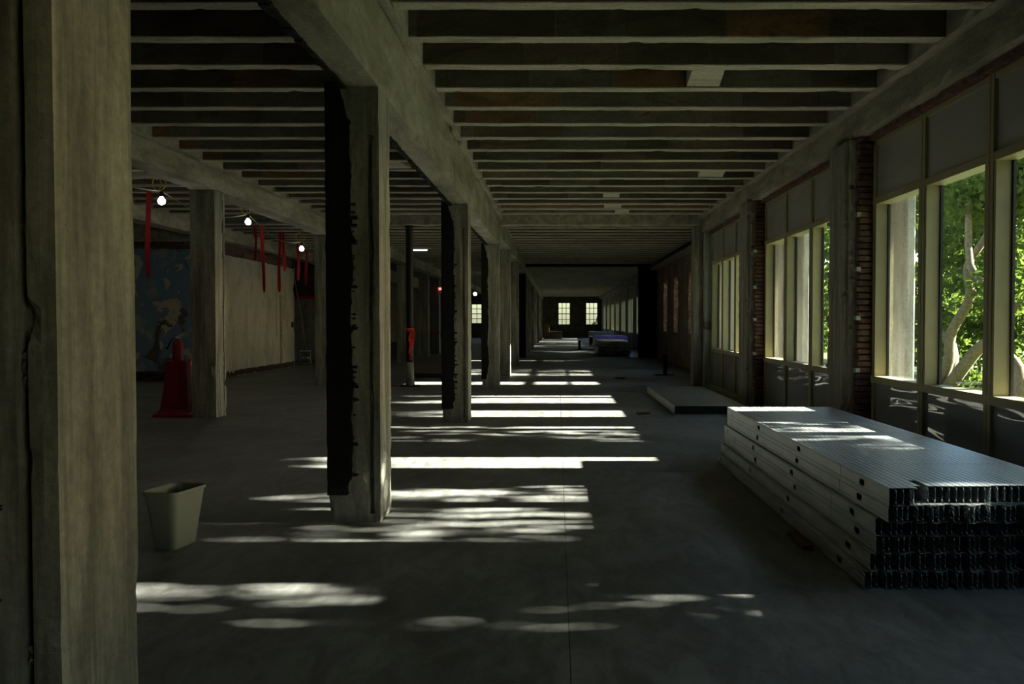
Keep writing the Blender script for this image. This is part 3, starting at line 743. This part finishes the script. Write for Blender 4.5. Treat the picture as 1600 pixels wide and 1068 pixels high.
# ------------------------------------------------------------------ extinguisher on red stand
s = tag(empty('extinguisher_stand', (-6.44, 13.55, 0)), 'red plastic pyramid stand holding up the fire extinguisher', 'stand')
def frus(mb, rs):
    V = []; F = []
    for (w, d, z, c) in rs: V += [(-w + c, -d, z), (w - c, -d, z), (w, -d + c, z), (w, d - c, z), (w - c, d, z), (-w + c, d, z), (-w, d - c, z), (-w, -d + c, z)]
    for i in range(len(rs) - 1):
        for k in range(8): j = (k + 1) % 8; F.append((i * 8 + k, i * 8 + j, i * 8 + 8 + j, i * 8 + 8 + k))
    F += [tuple(range(7, -1, -1)), tuple(range((len(rs) - 1) * 8, len(rs) * 8))]
    return mb.add(V, F)
frus(MB(), [(.33, .3, 0, .03), (.33, .3, .05, .03), (.28, .25, .08, .03), (.26, .23, .12, .03)]).build('base', M['red'], s)
frus(MB(), [(.245, .22, .12, .03), (.20, .18, .45, .03), (.17, .15, .92, .03), (.165, .145, .94, .03)]).build('body', M['red'], s)
MB().box(-.10, .10, -.225, -.2, .2, .22).box(-.11, -.10, -.215, -.17, .2, .75).box(.10, .11, -.215, -.17, .2, .75).build('rib', M['red'], s)
e = tag(empty('fire_extinguisher', (-6.46, 13.55, .94)), 'red fire extinguisher with black hose on the red stand', 'extinguisher')
MB().lathe((0, 0, 0), [(.08, 0), (.085, .01), (.085, .28), (.07, .33), (.03, .36), (.03, .38)], 20).build('cylinder', M['red'], e, True)
MB().box(-.03, .03, -.02, .02, .38, .40).add([(-.02, -.012, .40), (-.02, .012, .40), (.09, .012, .44), (.09, -.012, .44), (-.02, -.012, .412), (-.02, .012, .412), (.09, .012, .452), (.09, -.012, .452)],
    [(3, 2, 1, 0), (4, 5, 6, 7), (0, 1, 5, 4), (1, 2, 6, 5), (2, 3, 7, 6), (3, 0, 4, 7)]).box(-.02, .085, -.01, .01, .385, .395).build('handle', M['white'], e)
MB().tube([(-.03, 0, .38), (-.08, -.02, .37), (-.11, -.04, .31), (-.13, -.05, .25), (-.16, -.06, .20)], [.011, .011, .011, .013, .018], 8).build('hose', M['black'], e, True)

# ------------------------------------------------------------------ work light stand
w = tag(empty('work_light_stand', (-9.5, 30, 0)), 'small white striped tubular stand on the floor beyond the pale wall', 'stand')
for x in (-.2, .2):
    MB().tube([(x, 0, .02), (x, 0, .5)], .018, 8).build('leg', M['white'], w); MB().box(x - .07, x + .07, -.08, .08, 0, .025).build('foot', M['black'], w)
    for k in range(5): MB().tube([(x, 0, .06 + k * .09), (x, 0, .09 + k * .09)], .021, 8).build('stripe', M['black'], w)
MB().tube([(-.2, 0, .5), (.2, 0, .5)], .018, 8).build('top_bar', M['white'], w); MB().tube([(-.2, 0, .25), (.2, 0, .25)], .012, 8).build('cross_bar', M['white'], w)
for x in (-.1, .1): MB().lathe((x, 0, .22), [(.04, 0), (.05, .02), (.05, .05), (.03, .06)], 10).build('lamp_head', M['white'], w)
tag(MB().tube([(-9.45, 29.95, .5), (-9.55, 29.8, 1.7), (-9.75, 29.6, 3.2), (-9.72, 29.55, 4.05)], .008, 6).build('cord', M['white']), 'thin white cord rising from the striped stand to the ceiling', 'cord')

# ------------------------------------------------------------------ string lights and red tapes
bulbs = [(-6.55, 13.24, 3.60), (-6.50, 16.8, 3.70), (-6.5, 20.3, 3.46), (-6.5, 10.0, 3.9), (-6.6, 25, 3.7)]
pts = []
bs_ = sorted(bulbs, key=lambda b: b[1])
for a, b in zip(bs_[:-1], bs_[1:]):
    for k in range(8):
        q = k / 8; pts.append((a[0] + (b[0] - a[0]) * q, a[1] + (b[1] - a[1]) * q, a[2] + .16 + (b[2] - a[2]) * q - .22 * math.sin(math.pi * q)))
b = bs_[-1]; pts.append((b[0], b[1], b[2] + .16)); pts.append((b[0], b[1] + 3, 4.02))
pts.insert(0, (-6.5, 9.3, 4.04))
tag(MB().tube(pts, .010, 6).build('light_cable', M['wire']), 'sagging cable of the string of work lamps in the left bay', 'cable')
BL = ['lit bulb in the lamp nearest the picture left, above the red stand', 'second lit bulb on the cable, right of the slotted column', 'third lit bulb on the cable, above the pale wall end', 'lit bulb hidden behind the foreground column', 'farthest lit bulb of the left string']
for k, (x, y, z) in enumerate(bulbs):
    r = tag(empty('work_lamp', (x, y, z)), BL[k], 'lamp')
    MB().lathe((0, 0, 0), [(.015, -.065), (.045, -.05), (.06, -.015), (.058, .015), (.03, .055), (.022, .07)], 14).build('bulb', M['bulb'], r, True)
    MB().lathe((0, 0, 0), [(.028, .07), (.032, .08), (.032, .14), (.02, .16)], 12).build('socket', M['black'], r, True)
    MB().tube([(.11 * math.cos(a) - .04, 0, .29 + .12 * math.sin(a)) for a in [2 * math.pi * q / 14 for q in range(15)]], .010, 6, False).tube([(-.04, 0, .17), (.0, 0, .29), (-.06, 0, .41)], .009, 6).build('yellow_hook', M['yellow'], r, True)
    MB().tube([(-.04, 0, .41), (-.04, 0, ZJ - z + (.3 if False else 0))], .005, 5).build('hanger', M['wire'], r)
    ld = bpy.data.lights.new('bulb_light', 'POINT'); ld.energy = .6; ld.color = (1, .93, .8); ld.shadow_soft_size = .06
    lo = bpy.data.objects.new('bulb_light', ld); COL.objects.link(lo); lo.parent = r; lo.location = (0, 0, -.10)
r = tag(empty('work_lamp', (-4.15, 40.18, 3.02)), 'distant lit bulb seen right of the second tarred column', 'lamp')
MB().lathe((0, 0, 0), [(.03, -.1), (.08, -.06), (.09, 0), (.05, .06)], 12).build('bulb', M['bulb'], r, True); MB().tube([(0, 0, .06), (0, 0, ZJ - 3.02)], .01, 5).build('cord', M['black'], r)
r = tag(empty('exit_beacon', (-5.83, 39.75, 3.24)), 'tiny red lamp high on the grey clad post', 'lamp')
MB().box(-.08, .08, -.04, .04, -.06, .06).build('lens', M['redled'], r); MB().box(-.1, .1, -.04, .045, .06, .09).build('bracket', M['black'], r)
r = tag(empty('tube_light', (-4.65, 27, 4.02)), 'white fluorescent tube fixed under the ceiling right of the near tarred column', 'light')
MB().tube([(-.25, 0, 0), (.25, 0, 0)], .022, 8).build('tube', M['tube'], r); MB().box(-.28, .28, -.04, .04, .025, .08).build('housing', M['white'], r)
def tape(x, y, z0, z1, w, label, seed):
    N = 14; V = []
    for i in range(N + 1):
        q = i / N; z = z1 + (z0 - z1) * q; a = .5 * math.sin(seed + q * 2.5); dx = .02 * math.sin(seed * 2 + q * 4)
        ww = w * (1 if q < .96 else .5)
        c, s_ = math.cos(a) * ww / 2, math.sin(a) * ww / 2
        V += [(x - c + dx, y - s_, z), (x + c + dx, y + s_, z), (x + c + dx - .003, y + s_ + .006, z), (x - c + dx - .003, y - s_ + .006, z)]
    F = [(i * 4 + k, i * 4 + (k + 1) % 4, i * 4 + 4 + (k + 1) % 4, i * 4 + 4 + k) for i in range(N) for k in range(4)] + [(3, 2, 1, 0), tuple(N * 4 + k for k in range(4))]
    tag(MB().add(V, F).build('red_tape', M['redcloth']), label, 'tape')
tape(-6.60, 12.9, 2.30, 3.70, .075, 'long red tape hanging left of the nearest lit bulb', 1)
tape(-7.62, 20.68, 2.36, 4.1, .09, 'long red tape hanging in front of the pale wall', 2)
tape(-7.82, 20.68, 3.2, 4.1, .08, 'short red tape beside the long one at the pale wall', 3)
tape(-7.72, 22.2, 2.42, 4.1, .09, 'red tape hanging right of the pale wall end, longer of a pair', 4)
tape(-7.60, 22.2, 3.0, 4.1, .09, 'red tape hanging right of the pale wall end, shorter of a pair', 5)
tape(-8.2, 25.25, 2.9, 4.1, .08, 'red tape hanging under the third lit bulb', 6)
tape(-8.9, 28.3, 2.9, 4.1, .09, 'faint red tape farthest back, near the white cord', 7)

# ------------------------------------------------------------------ outside
struct('ground', MB().box(5.2, 160, -60, 260, -1.6, -1.3), 'ground', 'ground outside the windows')
struct('ground_far', MB().box(-60, 5.2, YE + 1, 260, -1.6, -1.3), 'ground', 'ground beyond the end wall')
EC = [(12.15, 13.4), (17.25, 19.6), (7.75, 8.7), (1.2, 2.4)]
EL = ['pale outside pillar seen through the nearest window', 'pale outside pillar beyond the second and third windows', 'pale outside pillar just out of view beyond the near window', 'pale outside pillar beside the viewer', 'pale outside pillar behind the viewer']
for k, (a, b) in enumerate(EC):
    r = tag(empty('outside_pillar', (5.38, (a + b) / 2, -1.3)), EL[k], 'pillar'); h = (b - a) / 2
    MB().bevbox(-.07, .07, -h, h, .3, 7.6, .02).build('shaft', M['ext'], r); MB().bevbox(-.12, .12, -h - .05, h + .05, 0, .3, .02).build('base', M['ext'], r)
def leaves(name, blobs, n, size, mat, parent, seed):
    rg = np.random.default_rng(seed); P = []
    wts = np.array([b[3] * b[4] * b[5] for b in blobs]) ** .8; wts /= wts.sum()
    for b, c in zip(blobs, (wts * n).astype(int)):
        u = rg.normal(size=(c, 3)); u /= np.linalg.norm(u, axis=1)[:, None]; rad = rg.uniform(.35, 1, (c, 1)) ** .5
        P.append(np.array(b[:3]) + u * rad * np.array(b[3:6]))
    P = np.concatenate(P); c = len(P)
    a = rg.normal(size=(c, 3)); a /= np.linalg.norm(a, axis=1)[:, None]; bb = np.cross(a, rg.normal(size=(c, 3))); bb /= np.linalg.norm(bb, axis=1)[:, None]
    s_ = size * rg.uniform(.6, 1.3, (c, 1)); a *= s_; bb *= s_ * .6
    V = np.stack([P - a, P - bb * .9, P + a, P + bb * .9], 1).reshape(-1, 3)
    me = bpy.data.meshes.new(name); me.vertices.add(c * 4); me.vertices.foreach_set('co', V.astype('f').ravel())
    me.loops.add(c * 4); me.loops.foreach_set('vertex_index', np.arange(c * 4, dtype='i')); me.polygons.add(c)
    me.polygons.foreach_set('loop_start', np.arange(0, c * 4, 4, dtype='i')); me.update(); me.validate(); me.materials.append(mat)
    return tag(link(name, me, parent), kind='stuff')
def tree(loc, trunks, blobs, n, size, label, seed, group=None):
    r = tag(empty('tree', loc), label, 'tree', group)
    for tr, rad in trunks:
        P = []
        for i in range(len(tr) - 1):
            a, b = Vector(tr[i]), Vector(tr[i + 1])
            for k in range(4):
                q = k / 4; pr = Vector(tr[max(i - 1, 0)]); nx = Vector(tr[min(i + 2, len(tr) - 1)])
                P.append(.5 * ((2 * a) + (b - pr) * q + (2 * pr - 5 * a + 4 * b - nx) * q * q + (3 * a - pr - 3 * b + nx) * q ** 3))
        P.append(Vector(tr[-1])); N = len(P)
        MB().tube(P, [rad * (1 - .6 * i / (N - 1)) for i in range(N)], 9).build('branch' if rad < .25 else 'trunk', M['bark'], r, True)
    leaves('foliage', blobs, n, size, M['leaf'], r, seed)
    return r
def rb(n, x, y, z, s, seed):
    q = random.Random(seed); return [(q.uniform(*x), q.uniform(*y), q.uniform(*z), q.uniform(*s), q.uniform(*s), q.uniform(s[0], s[1]) * .6) for _ in range(n)]
# visible trees (through the near windows)
tree((17, 35, -1.3), [([(0, .6, 0), (.1, -.2, 1.2), (0, -.6, 2.4), (.1, -1.9, 3.9), (-.2, -2.3, 5.2), (0, -3.6, 6.6), (.2, -3.9, 9)], .27),
                      ([(.2, 0, 0), (.5, -1.6, 1.6), (.4, -3.4, 2.4), (.7, -4.4, 3.8), (.5, -6.2, 5)], .30),
                      ([(.4, .2, 0), (.8, 1.0, 1.8), (.6, 2.8, 3.0), (1, 3.6, 5), (1.2, 6, 8)], .28)],
     rb(20, (.8, 4), (-8, 6), (0, 10), (1.0, 2.2), 3) + rb(6, (-1, 1), (-6, 3), (7, 10), (1, 1.8), 4), 14000, .17, 'leafy tree with a pale winding trunk seen through the nearest window', 11)
tree((15, 26, -1.3), [([(0, 0, 0), (.3, .4, 1.3), (.1, 1.5, 2.2), (.5, 2.0, 3.6), (.3, 3.6, 5), (.4, 3.9, 8)], .26), ([(0, 0, 0), (.4, -.8, 1.8), (.6, -2.4, 3.4), (.8, -3, 7)], .24)],
     rb(14, (.8, 4), (-5, 5), (1.5, 10), (1, 2), 5), 7000, .16, 'leafy tree at the right picture edge outside', 12)
tree((24, 48, -1.3), [([(0, 0, 0), (0, .4, 3), (.4, .2, 6), (.2, .8, 10)], .4)], rb(60, (-1, 6), (-13, 14), (0, 14), (1.8, 3.4), 6), 36000, .26, 'dense green tree mass filling the back of the near window view', 13)
tree((26, 82, -1.3), [([(0, 0, 0), (0, .4, 3), (.4, .2, 6), (.2, .8, 10)], .4)], rb(36, (-3, 5), (-16, 12), (0, 13), (1.8, 3.4), 7), 15000, .3, 'green trees seen through the second window', 14)
tree((6, 125, -1.3), [([(0, 0, 0), (0, .4, 2), (.4, .2, 4)], .3)], rb(10, (-4, 6), (-3, 3), (0, 2.6), (1.2, 2), 8), 5000, .2, 'low bush outside the right end wall window', 15)
# unseen trees beside the viewer's bays that break up and block the sunlight
t16 = tree((10.5, 9, -1.3), [([(0, 0, 0), (.2, -.2, 3), (0, -1, 5), (.4, -2, 8)], .28), ([(0, 0, 2.4), (.3, 1, 4.2), (0, 2.2, 6)], .16)],
     rb(22, (-1.5, 2), (-7, 2.5), (4.2, 7.6), (.7, 1.3), 9), 5200, .13, 'tree close outside the near window, shading the floor', 16)
tree((11, 1, -1.3), [([(0, 0, 0), (.2, .2, 3), (0, 1, 5), (.4, 1, 8)], .3)], rb(52, (-1.5, 3), (-4, 2.6), (1.5, 8.5), (1, 1.6), 10) + rb(16, (-1, 3), (-9, -4), (5, 8.5), (1, 1.5), 22) + [(-.5, 3.6, 4.9, 1, 1.0, .62)] + rb(12, (-1.5, 2), (0, 1.9), (4, 7.5), (.8, 1.1), 21), 42000, .15, 'unseen dense tree added beside the viewer to block sunlight', 17)  # unseen crown packed dense to keep sun off the near floor and column
tree((17, 18, -1.3), [([(0, 0, 0), (.2, .2, 4), (0, 1, 8), (.4, 1, 12)], .35)], rb(22, (-2, 3), (-8, 1), (10.2, 13), (1.2, 2), 11) + [(0, y * .9 - 13, 9.95, 1.6, .9, 1.0) for y in range(17)], 18000, .22, 'unseen tall tree added to cut off sun above the window heads', 18)  # unseen crown added to cut the far end off the sun patches
leaves('foliage', [(0, -5 + .55 * k, 6.72 + .12 * math.sin(k * 2.1), .9, .5, .5) for k in range(17)], 8000, .13, M['leaf'], t16, 19)  # extra unseen leaf row that ends the sunlight left of the columns
leaves('foliage', [(0, -4.2, 5.75, .6, .6, .45)], 130, .13, M['leaf'], t16, 20)  # few unseen leaves added to dapple the nearest sun patch
